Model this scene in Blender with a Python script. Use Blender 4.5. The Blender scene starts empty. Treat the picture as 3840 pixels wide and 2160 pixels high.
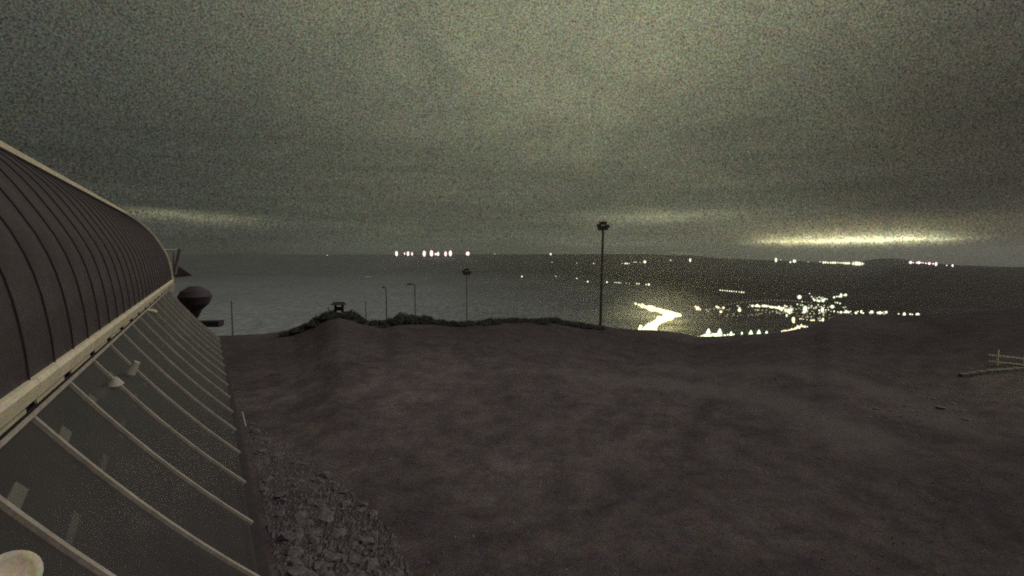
import bpy, bmesh, math, random
from mathutils import Vector, Matrix, noise
random.seed(7)
PI = math.pi
C = bpy.context.scene.collection
sc = bpy.context.scene

# ------------------------------------------------------------------ camera
F = 1770.0; W4, H4 = 3840.0, 2160.0            # focal length in photograph pixels
PITCH = math.atan(120 / F)
CAM = Vector((0, 0, 8.0))
cd = bpy.data.cameras.new('camera'); cam = bpy.data.objects.new('camera', cd); C.objects.link(cam)
cd.sensor_width = 36; cd.lens = 36 * F / W4
cd.clip_start = 0.05; cd.clip_end = 40000
cam.location = CAM; cam.rotation_euler = (PI / 2 - PITCH, 0, 0)
sc.camera = cam
FW = Vector((0, math.cos(PITCH), -math.sin(PITCH))); UP = Vector((0, math.sin(PITCH), math.cos(PITCH)))
def ray(x, y):
    return (FW + Vector((1, 0, 0)) * ((x - 1920) / F) - UP * ((y - 1080) / F))
def azel(x, y):
    d = ray(x, y).normalized()
    return math.atan2(d.x, d.y), math.asin(d.z)
def tanel(x, y):
    d = ray(x, y); return d.z / math.hypot(d.x, d.y)

# ------------------------------------------------------------------ render look
sc.view_settings.view_transform = 'Standard'; sc.view_settings.look = 'None'
sc.view_settings.exposure = 0; sc.view_settings.gamma = 1
sc.cycles.use_denoising = False
sc.cycles.filter_width = 1.9
sc.cycles.use_adaptive_sampling = False
sc.cycles.max_bounces = 4; sc.cycles.diffuse_bounces = 2; sc.cycles.volume_bounces = 0
sc.cycles.sample_clamp_indirect = 1.5; sc.cycles.sample_clamp_direct = 2.2

# ------------------------------------------------------------------ night sky
world = bpy.data.worlds.new('World'); sc.world = world; world.use_nodes = True
nt = world.node_tree; N = nt.nodes; L = nt.links; N.clear()
def node(t, **k):
    n = N.new(t)
    for a, b in k.items(): setattr(n, a, b)
    return n
def M(op, a, b=None, c=None, clamp=False):
    n = node('ShaderNodeMath', operation=op, use_clamp=clamp)
    for i, v in enumerate((a, b, c)):
        if v is None: continue
        if isinstance(v, (int, float)): n.inputs[i].default_value = v
        else: L.new(v, n.inputs[i])
    return n.outputs[0]
def VM(op, a, b):
    n = node('ShaderNodeVectorMath', operation=op)
    for i, v in enumerate((a, b)):
        if isinstance(v, (tuple, list)): n.inputs[i].default_value = v
        elif isinstance(v, (int, float)): n.inputs[i].default_value = (v, v, v)
        else: L.new(v, n.inputs[i])
    return n.outputs[0] if op not in ('DOT_PRODUCT', 'LENGTH') else n.outputs['Value']
def scalec(col, fac):
    n = node('ShaderNodeVectorMath', operation='SCALE')
    if isinstance(col, tuple): n.inputs[0].default_value = col
    else: L.new(col, n.inputs[0])
    if isinstance(fac, (int, float)): n.inputs['Scale'].default_value = fac
    else: L.new(fac, n.inputs['Scale'])
    return n.outputs[0]
tc = node('ShaderNodeTexCoord'); D = tc.outputs['Generated']
sep = node('ShaderNodeSeparateXYZ'); L.new(D, sep.inputs[0])
X, Y, Z = sep.outputs
AZ = M('ARCTAN2', X, Y); EL = M('ARCSINE', Z)
def gauss(x, c, w):
    t = M('DIVIDE', M('SUBTRACT', x, c), w); return M('EXPONENT', M('MULTIPLY', M('MULTIPLY', t, t), -1))
def ntex(scale, detail=3, sx=1, sy=1, sz=1, dist=0.0, rough=0.5):
    m = node('ShaderNodeMapping'); L.new(D, m.inputs[0]); m.inputs['Scale'].default_value = (sx, sy, sz)
    t = node('ShaderNodeTexNoise'); L.new(m.outputs[0], t.inputs[0])
    t.inputs['Scale'].default_value = scale; t.inputs['Detail'].default_value = detail
    t.inputs['Distortion'].default_value = dist; t.inputs['Roughness'].default_value = rough
    return t
def blob(x, y, w, h_up, amp=1.0, asym=None):
    """a soft patch of lit cloud at the direction of photograph pixel x, y"""
    a, e = azel(x, y)
    return M('MULTIPLY', M('MULTIPLY', gauss(AZ, a, w), gauss(EL, e, h_up)), amp)
SKY = {}
base = scalec((0.058, 0.059, 0.049), 1.0)
# the overcast is brightest overhead, a little right of the view, and falls off to both sides
def dirv(x, y): 
    d = ray(x, y).normalized(); return (d.x, d.y, d.z)
dd = VM('DOT_PRODUCT', D, dirv(2300, -300))
lobe = M('POWER', M('MAXIMUM', dd, 0.0), 6.5)
left = gauss(AZ, 0.02, 0.80)
big = ntex(2.6, 5, 1, 1, 2.4, 0.8)
bigv = M('MULTIPLY_ADD', big.outputs['Fac'], 2.0, 0.0)
c1 = scalec((0.162, 0.161, 0.088), M('MULTIPLY', lobe, bigv))
c2 = scalec((0.016, 0.021, 0.018), left)
tot = VM('ADD', VM('ADD', base, c1), c2)
# lens vignette put into the sky colour: darker right, lower half
dk = M('MULTIPLY', gauss(AZ, 0.85, 0.33), gauss(EL, 0.12, 0.30))
tot = VM('MULTIPLY', tot, VM('SUBTRACT', (1, 1, 1), scalec((0.48, 0.55, 0.56), dk)))
tot = scalec(tot, M('SUBTRACT', 1.0, M('MULTIPLY', gauss(EL, 0.15, 0.15), 0.30)))
# soft horizontal layers near the horizon
lay = ntex(5.0, 4, 0.5, 0.5, 9.0, 0.35)
layf = M('MULTIPLY_ADD', M('MULTIPLY', M('SUBTRACT', lay.outputs['Fac'], 0.5), gauss(EL, 0.02, 0.16)), 1.1, 1.0)
tot = scalec(tot, layf)
# clouds lit from below by distant towns
wob = ntex(9.0, 4, 1, 1, 3.0, 0.4)
wv = M('MULTIPLY', M('SUBTRACT', wob.outputs['Fac'], 0.5), 0.020)
ELw = M('ADD', EL, wv)
def streak(x, y, wx, hy, col, amp):
    global tot
    a, e = azel(x, y)
    g = M('MULTIPLY', gauss(AZ, a, wx), gauss(ELw, e, hy))
    tot = VM('ADD', tot, scalec(col, M('MULTIPLY', g, amp)))
frag = ntex(60.0, 3, 1, 1, 2.0, 0.5)
fr = M('MULTIPLY_ADD', M('SUBTRACT', frag.outputs['Fac'], 0.5), 1.2, 1.0)
tot0 = tot
# main glow: sharp lower edge, soft upper edge
am, em = azel(3200, 903)
edge = M('SUBTRACT', EL, M('ADD', em, M('MULTIPLY', M('SUBTRACT', ntex(26, 4, 1, 1, 1).outputs['Fac'], 0.5), 0.012)))
up = M('EXPONENT', M('MULTIPLY', M('MAXIMUM', edge, 0.0), -165.0))
lo = M('EXPONENT', M('MULTIPLY', M('MAXIMUM', M('MULTIPLY', edge, -1.0), 0.0), -230.0))
prof = M('MULTIPLY', up, lo)
_t = M('DIVIDE', M('SUBTRACT', AZ, am - 0.012), 0.150); _t2 = M('MULTIPLY', _t, _t)
flat = M('EXPONENT', M('MULTIPLY', M('MULTIPLY', _t2, _t2), -1.0))
core = M('MULTIPLY', M('MULTIPLY', M('MULTIPLY', flat, flat), prof), fr)
tot = VM('ADD', tot, scalec((2.0, 1.9, 0.98), core))
core2 = M('MULTIPLY', M('MULTIPLY', gauss(AZ, am + 0.020, 0.070), prof), fr)
tot = VM('ADD', tot, scalec((1.1, 1.15, 0.75), core2))
streak(3180, 872, 0.20, 0.022, (0.13, 0.11, 0.05), 1.0)
streak(2480, 812, 0.13, 0.013, (0.15, 0.145, 0.085), 1.0)
streak(2300, 915, 0.15, 0.008, (0.045, 0.047, 0.035), 1.0)
streak(700, 812, 0.10, 0.010, (0.15, 0.145, 0.085), 1.0)
streak(3250, 950, 0.20, 0.018, (0.050, 0.056, 0.042), 1.0)
streak(1400, 925, 0.20, 0.012, (0.014, 0.019, 0.018), 1.0)
streak(2560, 950, 0.03, 0.0016, (0.12, 0.13, 0.08), 1.0)
# mottled cloud, plus sensor-like grain put into the sky colour
g1 = ntex(230.0, 1, rough=0.8); g2 = ntex(30.0, 3); g3 = ntex(400.0, 0)
gc = VM('ADD', scalec(VM('SUBTRACT', g1.outputs['Color'], (0.5, 0.5, 0.5)), 0.9), (1, 1, 1))
gd = VM('ADD', scalec(VM('SUBTRACT', g2.outputs['Color'], (0.5, 0.5, 0.5)), 0.20), (1, 1, 1))
tot = VM('MULTIPLY', VM('MULTIPLY', tot, gc), gd)
tot = scalec(tot, M('MULTIPLY_ADD', M('SUBTRACT', g3.outputs['Fac'], 0.5), 1.9, 1.0))
bg = node('ShaderNodeBackground'); L.new(tot, bg.inputs[0]); bg.inputs[1].default_value = 1.0
out = node('ShaderNodeOutputWorld'); L.new(bg.outputs[0], out.inputs[0])
world.cycles.sampling_method = 'MANUAL'; world.cycles.sample_map_resolution = 512

# ------------------------------------------------------------------ moonlight through cloud: the one very dim, wide sun
sd = bpy.data.lights.new('moonlight', 'SUN'); so = bpy.data.objects.new('moonlight', sd); C.objects.link(so)
sd.energy = 1.08; sd.angle = math.radians(50); sd.color = (1.0, 0.89, 0.90)
so.rotation_euler = Vector((0.75, 0.15, 0.75)).to_track_quat('Z', 'Y').to_euler()

# ------------------------------------------------------------------ helpers
def tag(o, label=None, cat=None, group=None, kind=None):
    if label: o['label'] = label
    if cat: o['category'] = cat
    if group: o['group'] = group
    if kind: o['kind'] = kind
    return o
def empty(name, loc=(0, 0, 0), label=None, cat=None, group=None):
    o = bpy.data.objects.new(name, None); C.objects.link(o); o.location = loc
    o.empty_display_size = 0.3
    return tag(o, label, cat, group)
class MB:
    def __init__(s): s.v = []; s.f = []; s.m = []
    def add(s, vs, fs, mi=0):
        b = len(s.v); s.v += [tuple(v) for v in vs]; s.f += [tuple(b + i for i in f) for f in fs]; s.m += [mi] * len(fs)
    def box(s, c, e1, e2, e3, mi=0):
        """centre and three half-extent vectors"""
        c, e1, e2, e3 = map(Vector, (c, e1, e2, e3))
        vs = [c + e1 * a + e2 * b + e3 * d for a in (-1, 1) for b in (-1, 1) for d in (-1, 1)]
        s.add(vs, [(0, 1, 3, 2), (4, 6, 7, 5), (0, 4, 5, 1), (2, 3, 7, 6), (0, 2, 6, 4), (1, 5, 7, 3)], mi)
    def tube(s, p, q, r0, r1=None, n=8, mi=0):
        p, q = Vector(p), Vector(q); r1 = r0 if r1 is None else r1
        d = (q - p).normalized(); a = d.orthogonal().normalized(); b = d.cross(a)
        vs = [p + (a * math.cos(2 * PI * i / n) + b * math.sin(2 * PI * i / n)) * r0 for i in range(n)] + \
             [q + (a * math.cos(2 * PI * i / n) + b * math.sin(2 * PI * i / n)) * r1 for i in range(n)]
        s.add(vs, [(i, (i + 1) % n, n + (i + 1) % n, n + i) for i in range(n)] + [tuple(range(n))[::-1], tuple(range(n, 2 * n))], mi)
    def ball(s, c, rx, ry, rz, seg=10, ring=6, mi=0):
        c = Vector(c); vs = [c + Vector((0, 0, rz))]
        for j in range(1, ring):
            t = PI * j / ring
            for i in range(seg):
                u = 2 * PI * i / seg; vs.append(c + Vector((rx * math.sin(t) * math.cos(u), ry * math.sin(t) * math.sin(u), rz * math.cos(t))))
        vs.append(c - Vector((0, 0, rz))); fs = [(0, 1 + i, 1 + (i + 1) % seg) for i in range(seg)]
        for j in range(ring - 2):
            for i in range(seg):
                a = 1 + j * seg + i; b = 1 + j * seg + (i + 1) % seg; fs.append((a, a + seg, b + seg, b))
        k = 1 + (ring - 2) * seg
        fs += [(k + (i + 1) % seg, k + i, len(vs) - 1) for i in range(seg)]
        s.add(vs, fs, mi)
    def mesh(s, name, mats, smooth=False):
        me = bpy.data.meshes.new(name); me.from_pydata(s.v, [], s.f)
        for m in (mats if isinstance(mats, (list, tuple)) else [mats]): me.materials.append(m)
        if any(s.m): me.polygons.foreach_set('material_index', s.m)
        bm = bmesh.new(); bm.from_mesh(me); bmesh.ops.recalc_face_normals(bm, faces=bm.faces); bm.to_mesh(me); bm.free()
        if smooth: me.polygons.foreach_set('use_smooth', [True] * len(me.polygons))
        me.update(); return me
    def build(s, name, mats, parent=None, smooth=False):
        o = bpy.data.objects.new(name, s.mesh(name, mats, smooth)); C.objects.link(o)
        if parent: o.parent = parent
        return o
def link(name, me, parent=None, loc=None, rot=None, scale=None):
    o = bpy.data.objects.new(name, me); C.objects.link(o)
    if parent: o.parent = parent
    if loc is not None: o.location = loc
    if rot is not None: o.rotation_euler = rot
    if scale is not None: o.scale = scale
    return o

# ------------------------------------------------------------------ materials
def mat(name, col, rough=0.8, metal=0.0, var=0.25, scale=4.0, bump=0.0, bscale=None, col2=None, spec=0.5, detail=6, grain=0):
    m = bpy.data.materials.new(name); m.use_nodes = True; t = m.node_tree; ns = t.nodes; b = ns['Principled BSDF']
    g = ns.new('ShaderNodeTexCoord'); n1 = ns.new('ShaderNodeTexNoise'); n1.inputs['Scale'].default_value = scale
    n1.inputs['Detail'].default_value = detail; n1.inputs['Roughness'].default_value = 0.65
    t.links.new(g.outputs['Object'], n1.inputs[0])
    r = ns.new('ShaderNodeValToRGB'); t.links.new(n1.outputs['Fac'], r.inputs[0])
    r.color_ramp.elements[0].position = 0.3; r.color_ramp.elements[1].position = 0.7
    c2 = col2 or tuple(min(1, c * (1 + var)) for c in col); c1 = tuple(c * (1 - var) for c in col) if not col2 else col
    r.color_ramp.elements[0].color = (*c1, 1); r.color_ramp.elements[1].color = (*c2, 1)
    t.links.new(r.outputs[0], b.inputs['Base Color'])
    b.inputs['Roughness'].default_value = rough; b.inputs['Metallic'].default_value = metal
    b.inputs['Specular IOR Level'].default_value = spec
    if grain:
        n3 = ns.new('ShaderNodeTexNoise'); n3.inputs['Scale'].default_value = grain; n3.inputs['Detail'].default_value = 5; n3.inputs['Roughness'].default_value = .95; t.links.new(g.outputs['Object'], n3.inputs[0])
        s3 = ns.new('ShaderNodeVectorMath'); s3.operation = 'SUBTRACT'; t.links.new(n3.outputs['Color'], s3.inputs[0]); s3.inputs[1].default_value = (.5, .5, .5)
        a3 = ns.new('ShaderNodeVectorMath'); a3.operation = 'MULTIPLY_ADD'; t.links.new(s3.outputs[0], a3.inputs[0]); a3.inputs[1].default_value = (2.4, 2.4, 2.4); a3.inputs[2].default_value = (1, 1, 1)
        m3 = ns.new('ShaderNodeMix'); m3.data_type = 'RGBA'; m3.blend_type = 'MULTIPLY'; m3.inputs[0].default_value = 1; t.links.new(r.outputs[0], m3.inputs[6]); t.links.new(a3.outputs[0], m3.inputs[7])
        t.links.new(m3.outputs[2], b.inputs['Base Color'])
    if bump:
        n2 = ns.new('ShaderNodeTexNoise'); n2.inputs['Scale'].default_value = bscale or scale * 3; n2.inputs['Detail'].default_value = 5
        t.links.new(g.outputs['Object'], n2.inputs[0])
        bp = ns.new('ShaderNodeBump'); bp.inputs['Distance'].default_value = bump; t.links.new(n2.outputs['Fac'], bp.inputs['Height'])
        t.links.new(bp.outputs[0], b.inputs['Normal'])
    return m
def emis(name, col, strength, soft=True):
    m = bpy.data.materials.new(name); m.use_nodes = True; t = m.node_tree; t.nodes.clear()
    e = t.nodes.new('ShaderNodeEmission'); e.inputs[0].default_value = (*col, 1); e.inputs[1].default_value = strength
    if soft:
        lw = t.nodes.new('ShaderNodeLayerWeight'); lw.inputs[0].default_value = .5
        a_ = t.nodes.new('ShaderNodeMath'); a_.operation = 'SUBTRACT'; a_.inputs[0].default_value = 1; t.links.new(lw.outputs['Facing'], a_.inputs[1])
        b_ = t.nodes.new('ShaderNodeMath'); b_.operation = 'POWER'; t.links.new(a_.outputs[0], b_.inputs[0]); b_.inputs[1].default_value = 2.0
        c_ = t.nodes.new('ShaderNodeMath'); c_.operation = 'MULTIPLY'; t.links.new(b_.outputs[0], c_.inputs[0]); c_.inputs[1].default_value = strength; t.links.new(c_.outputs[0], e.inputs[1])
    o = t.nodes.new('ShaderNodeOutputMaterial'); t.links.new(e.outputs[0], o.inputs[0]); return m
m_roof = mat('dark_roof_metal', (0.070, 0.057, 0.058), 0.62, 0.0, 0.30, 1.6, 0.004, 40, spec=0.25, grain=22)
m_seam = mat('seam_metal', (0.048, 0.040, 0.041), 0.75, 0.0, 0.3, 5, spec=0.2)
m_trim = mat('pale_trim', (0.72, 0.66, 0.45), 0.65, 0, 0.16, 2.5, 0.002, 30, grain=25)
m_mull = mat('mullion_paint', (0.40, 0.37, 0.29), 0.6, 0, 0.22, 3.5, 0.001, 50, grain=25)
m_sill = mat('dark_sill', (0.05, 0.042, 0.042), 0.8, 0, 0.3, 5)
m_wall = mat('dark_render_wall', (0.055, 0.045, 0.045), 0.9, 0, 0.3, 1.3, 0.01, 12, grain=22)
m_int = mat('interior_floor', (0.05, 0.042, 0.042), 0.8, 0, 0.3, 2.0, grain=20)
m_pale = mat('pale_panel', (0.86, 0.84, 0.62), 0.8, 0, 0.12, 5)
m_post = mat('mast_steel', (0.20, 0.19, 0.175), 0.7, 0.0, 0.3, 4)
m_stone = mat('stone', (0.075, 0.066, 0.068), 0.95, 0, 0.35, 6.0, 0.03, 12, col2=(0.24, 0.215, 0.21))
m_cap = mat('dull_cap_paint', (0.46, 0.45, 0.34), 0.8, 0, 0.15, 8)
m_pstone = mat('pale_wall_stone', (0.13, 0.125, 0.11), 0.9, 0, 0.3, 5, 0.01, 20)
m_wood = mat('weathered_wood', (0.06, 0.05, 0.045), 0.9, 0, 0.3, 8, 0.003, 40)
m_leaf = mat('dwarf_pine_needles', (0.075, 0.075, 0.062), 0.9, 0, 0.4, 6)
m_rail = mat('fence_paint', (0.45, 0.45, 0.34), 0.6, 0, 0.15, 6)
m_snow = mat('snow', (0.72, 0.74, 0.74), 0.8, 0, 0.12, 0.05)
def glassmat():
    m = bpy.data.materials.new('roof_glass'); m.use_nodes = True; t = m.node_tree; ns = t.nodes; ns.clear()
    fr = ns.new('ShaderNodeFresnel'); fr.inputs[0].default_value = 1.5
    g = ns.new('ShaderNodeTexCoord'); n = ns.new('ShaderNodeTexNoise'); n.inputs['Scale'].default_value = 1.2; n.inputs['Detail'].default_value = 4
    t.links.new(g.outputs['Object'], n.inputs[0])
    bp = ns.new('ShaderNodeBump'); bp.inputs['Distance'].default_value = 0.01; bp.inputs['Strength'].default_value = 0.5
    t.links.new(n.outputs['Fac'], bp.inputs['Height'])
    gl = ns.new('ShaderNodeBsdfGlossy'); gl.inputs['Roughness'].default_value = 0.22; gl.inputs[0].default_value = (0.70, 0.68, 0.66, 1)
    t.links.new(bp.outputs[0], gl.inputs['Normal']); t.links.new(bp.outputs[0], fr.inputs['Normal'])
    tr = ns.new('ShaderNodeBsdfTransparent'); tr.inputs[0].default_value = (0.84, 0.86, 0.84, 1)
    df = ns.new('ShaderNodeBsdfDiffuse'); df.inputs[0].default_value = (0.13, 0.118, 0.118, 1)
    mx0 = ns.new('ShaderNodeMixShader'); t.links.new(tr.outputs[0], mx0.inputs[1]); t.links.new(df.outputs[0], mx0.inputs[2])
    rr = ns.new('ShaderNodeMapRange'); t.links.new(n.outputs['Fac'], rr.inputs[0]); rr.inputs[3].default_value = 0.12; rr.inputs[4].default_value = 0.45
    t.links.new(rr.outputs[0], mx0.inputs[0])
    mx = ns.new('ShaderNodeMixShader'); ge = ns.new('ShaderNodeNewGeometry'); mb_ = ns.new('ShaderNodeMath'); mb_.operation = 'SUBTRACT'; mb_.inputs[0].default_value = 1; t.links.new(ge.outputs['Backfacing'], mb_.inputs[1])
    ml = ns.new('ShaderNodeMath'); ml.operation = 'MULTIPLY'; t.links.new(fr.outputs[0], ml.inputs[0]); t.links.new(mb_.outputs[0], ml.inputs[1]); t.links.new(ml.outputs[0], mx.inputs[0]); t.links.new(mx0.outputs[0], mx.inputs[1]); t.links.new(gl.outputs[0], mx.inputs[2])
    o = ns.new('ShaderNodeOutputMaterial'); t.links.new(mx.outputs[0], o.inputs[0]); return m
m_glass = glassmat()

# ------------------------------------------------------------------ terrain
def interp(tab, x):
    if x <= tab[0][0]: return tab[0][1]
    for (x0, y0), (x1, y1) in zip(tab, tab[1:]):
        if x <= x1:
            t = (x - x0) / (x1 - x0); return y0 + (y1 - y0) * t
    return tab[-1][1]
def ss(a, b, x):
    t = min(1, max(0, (x - a) / (b - a))); return t * t * (3 - 2 * t)
RIM = [(0, 1275), (840, 1272), (1000, 1264), (1100, 1247), (1180, 1216), (1230, 1192), (1270, 1183), (1320, 1192), (1370, 1210), (1440, 1216),
       (1500, 1207), (1600, 1206), (1700, 1216), (1800, 1211), (1900, 1204), (2000, 1203), (2100, 1207), (2200, 1222), (2300, 1240), (2380, 1249),
       (2450, 1250), (2550, 1262), (2600, 1277), (2700, 1276), (2800, 1268), (2900, 1262), (2950, 1254), (3050, 1232), (3120, 1198), (3200, 1189),
       (3300, 1190), (3450, 1187), (3600, 1180), (3840, 1160)]
SKYL = [(0, 956), (700, 957), (900, 948), (1100, 955), (1500, 955), (2000, 953), (2400, 953), (2600, 958), (2700, 968), (2900, 976), (3000, 979), (3100, 985),
        (3240, 989), (3400, 987), (3520, 992), (3600, 999), (3840, 1004)]
RIMt = [(azel(x, y)[0], tanel(x, y)) for x, y in RIM]
SKYt = [(azel(x, y)[0], tanel(x, y)) for x, y in SKYL]
azR = azel(3150, 1000)[0]; azR2 = azel(3500, 1000)[0]
VALLEY = -100.0
def rim_r(az): return 47 + 9 * ss(azel(2900, 1000)[0], azel(3300, 1000)[0], az) + 1.5 * math.sin(az * 9)
def height(x, y):
    r = math.hypot(x, y); az = math.atan2(x, y)
    R = rim_r(az); te = interp(RIMt, az); ze = 8 + R * te
    if r <= R:
        z = ze * ss(14, R, r) + (0.16 * noise.noise((x * .11, y * .11, 1)) + 0.08 * noise.noise((x * .5, y * .5, 4)) + 0.05 * noise.noise((x * 1.4, y * 1.4, 6))) * ss(2, 10, r) * (1 - ss(R - 8, R, r) * .6)
        return z
    d = r - R
    z = ze - 0.42 * d * ss(-2, 22, d)
    z += 2.2 * noise.noise((x * .02, y * .02, 2)) * ss(10, 60, d)
    v = VALLEY + 3.0 * noise.noise((x * .004, y * .004, 3)) * ss(300, 600, r)
    # hill rising to the right and the far ridge
    tf = interp(SKYt, az)
    if z < v + 25:                      # soft foot
        k = ss(v + 25, v - 25, z) if z > v - 25 else 1
        z = z * (1 - k) + v * k if z > v - 25 else v
    if r > 1050:
        hr = ss(azR, azR2, az)
        top = 8 + 2600 * (tf - 0.004)
        z = max(z, v) + hr * (top - v) * ss(1080, 2600, r) * (0.93 if r < 2600 else 1)
        top2 = 8 + 5200 * tf
        k = ss(3300, 5200, r)
        nz = (9 * noise.noise((x * .0016, y * .0016, 9)) + 3 * noise.noise((x * .006, y * .006, 5))) * ss(2600, 3600, r) * (1 - ss(4300, 5100, r))
        z = z * (1 - k) + top2 * k + nz
        # the small dark dome on the right of the skyline
        da = (az - azel(3318, 980)[0]) / 0.042
        if abs(da) < 2.2: z += 46 * math.exp(-da * da) * math.exp(-((r - 4900) / 420) ** 2)
        if r > 5200: z -= (r - 5200) * 0.04
    return z
def terrain(name, r0, r1, nr, a0, a1, na, m, kindlabel, log=True):
    vs = []; fs = []
    for i in range(nr + 1):
        t = i / nr; r = r0 * (r1 / r0) ** t if log else r0 + (r1 - r0) * t
        for j in range(na + 1):
            a = a0 + (a1 - a0) * j / na; x, y = r * math.sin(a), r * math.cos(a)
            vs.append((x, y, height(x, y)))
    w = na + 1
    for i in range(nr):
        for j in range(na): fs.append((i * w + j, i * w + j + 1, (i + 1) * w + j + 1, (i + 1) * w + j))
    me = bpy.data.meshes.new(name); me.from_pydata(vs, [], fs); me.polygons.foreach_set('use_smooth', [True] * len(fs)); me.materials.append(m); me.update()
    if me.polygons[0].normal.z < 0: me.flip_normals()
    o = bpy.data.objects.new(name, me); C.objects.link(o); tag(o, kind='structure'); return o
def ground_mat():
    m = bpy.data.materials.new('summit_heath'); m.use_nodes = True; t = m.node_tree; ns = t.nodes; b = ns['Principled BSDF']; lk = t.links
    g = ns.new('ShaderNodeTexCoord')
    def nz(s, d=5, dist=0):
        n = ns.new('ShaderNodeTexNoise'); n.inputs['Scale'].default_value = s; n.inputs['Detail'].default_value = d; n.inputs['Distortion'].default_value = dist
        n.inputs['Roughness'].default_value = .7
        lk.new(g.outputs['Object'], n.inputs[0]); return n
    big, mid, fine = nz(0.07, 4, .8), nz(0.9, 6), nz(14.0, 6)
    fine.inputs['Roughness'].default_value = .95
    r = ns.new('ShaderNodeValToRGB'); lk.new(big.outputs['Fac'], r.inputs[0])
    e = r.color_ramp.elements; e[0].position = .36; e[0].color = (.160, .135, .139, 1); e[1].position = .62; e[1].color = (.32, .28, .272, 1)
    x = ns.new('ShaderNodeMix'); x.data_type = 'RGBA'; x.blend_type = 'MULTIPLY'; x.inputs[0].default_value = 1
    r2 = ns.new('ShaderNodeValToRGB'); lk.new(mid.outputs['Fac'], r2.inputs[0]); e = r2.color_ramp.elements
    e[0].position = .25; e[0].color = (.55, .55, .6, 1); e[1].position = .75; e[1].color = (1.45, 1.42, 1.35, 1)
    lk.new(r.outputs[0], x.inputs[6]); lk.new(r2.outputs[0], x.inputs[7])
    y = ns.new('ShaderNodeMix'); y.data_type = 'RGBA'; y.blend_type = 'MULTIPLY'; y.inputs[0].default_value = 1
    r3 = ns.new('ShaderNodeValToRGB'); lk.new(fine.outputs['Color'], r3.inputs[0]); e = r3.color_ramp.elements
    e[0].position = .30; e[0].color = (.22, .22, .24, 1); e[1].position = .72; e[1].color = (1.85, 1.82, 1.78, 1)
    lk.new(x.outputs[2], y.inputs[6]); lk.new(r3.outputs[0], y.inputs[7])
    # small random colour patches over the heath, imitating sensor grain
    pn = nz(5.0, 7); pn.inputs['Roughness'].default_value = 1.0
    vs_ = ns.new('ShaderNodeVectorMath'); vs_.operation = 'SUBTRACT'; lk.new(pn.outputs['Color'], vs_.inputs[0]); vs_.inputs[1].default_value = (.5, .5, .5)
    vm_ = ns.new('ShaderNodeVectorMath'); vm_.operation = 'MULTIPLY_ADD'; lk.new(vs_.outputs[0], vm_.inputs[0]); vm_.inputs[1].default_value = (2.8, 2.8, 3.0); vm_.inputs[2].default_value = (1, 1, 1)
    w = ns.new('ShaderNodeMix'); w.data_type = 'RGBA'; w.blend_type = 'MULTIPLY'; w.inputs[0].default_value = 1; lk.new(y.outputs[2], w.inputs[6]); lk.new(vm_.outputs[0], w.inputs[7])
    # worn, paler curved track across the plateau
    def track(cx, cy, rad, wid, amt, src):
        v = ns.new('ShaderNodeVectorMath'); v.operation = 'SUBTRACT'; lk.new(g.outputs['Object'], v.inputs[0]); v.inputs[1].default_value = (cx, cy, 0)
        v2 = ns.new('ShaderNodeVectorMath'); v2.operation = 'MULTIPLY'; lk.new(v.outputs[0], v2.inputs[0]); v2.inputs[1].default_value = (1, 1, 0)
        l = ns.new('ShaderNodeVectorMath'); l.operation = 'LENGTH'; lk.new(v2.outputs[0], l.inputs[0])
        q = ns.new('ShaderNodeMath'); q.operation = 'SUBTRACT'; lk.new(l.outputs['Value'], q.inputs[0]); q.inputs[1].default_value = rad
        q1 = ns.new('ShaderNodeMath'); q1.operation = 'ABSOLUTE'; lk.new(q.outputs[0], q1.inputs[0])
        q2 = ns.new('ShaderNodeMapRange'); q2.interpolation_type = 'SMOOTHSTEP'; lk.new(q1.outputs[0], q2.inputs[0]); q2.inputs[1].default_value = wid; q2.inputs[2].default_value = wid * .2; q2.inputs[3].default_value = 0; q2.inputs[4].default_value = amt
        dp = ns.new('ShaderNodeVectorMath'); dp.operation = 'DOT_PRODUCT'; lk.new(v2.outputs[0], dp.inputs[0]); dp.inputs[1].default_value = (.75 / rad, .66 / rad, 0)
        q3 = ns.new('ShaderNodeMapRange'); q3.interpolation_type = 'SMOOTHSTEP'; lk.new(dp.outputs['Value'], q3.inputs[0]); q3.inputs[1].default_value = .15; q3.inputs[2].default_value = .75
        q4 = ns.new('ShaderNodeMath'); q4.operation = 'MULTIPLY'; lk.new(q2.outputs[0], q4.inputs[0]); lk.new(q3.outputs[0], q4.inputs[1])
        k = ns.new('ShaderNodeMix'); k.data_type = 'RGBA'; lk.new(q4.outputs[0], k.inputs[0]); lk.new(src, k.inputs[6]); k.inputs[7].default_value = (.34, .31, .29, 1); return k.outputs[2]
    def circ(P):
        (ax, ay), (bx, by), (cx, cy) = P; d = 2 * (ax * (by - cy) + bx * (cy - ay) + cx * (ay - by))
        ux = ((ax * ax + ay * ay) * (by - cy) + (bx * bx + by * by) * (cy - ay) + (cx * cx + cy * cy) * (ay - by)) / d
        uy = ((ax * ax + ay * ay) * (cx - bx) + (bx * bx + by * by) * (ax - cx) + (cx * cx + cy * cy) * (bx - ax)) / d
        return ux, uy, math.hypot(ax - ux, ay - uy)
    def gp_(x, y): d = ray(x, y); t_ = -7.6 / d.z; return d.x * t_, d.y * t_
    src = w.outputs[2]
    src = track(*circ([gp_(2330, 1418), gp_(2892, 1500), gp_(3330, 1830)]), 2.2, .60, src)
    src = track(*circ([gp_(2700, 1385), gp_(3200, 1470), gp_(3700, 1760)]), 1.6, .5, src)
    # darker ground colour towards the rim, edge broken by noise
    rl = ns.new('ShaderNodeVectorMath'); rl.operation = 'LENGTH'; lk.new(g.outputs['Object'], rl.inputs[0])
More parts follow.
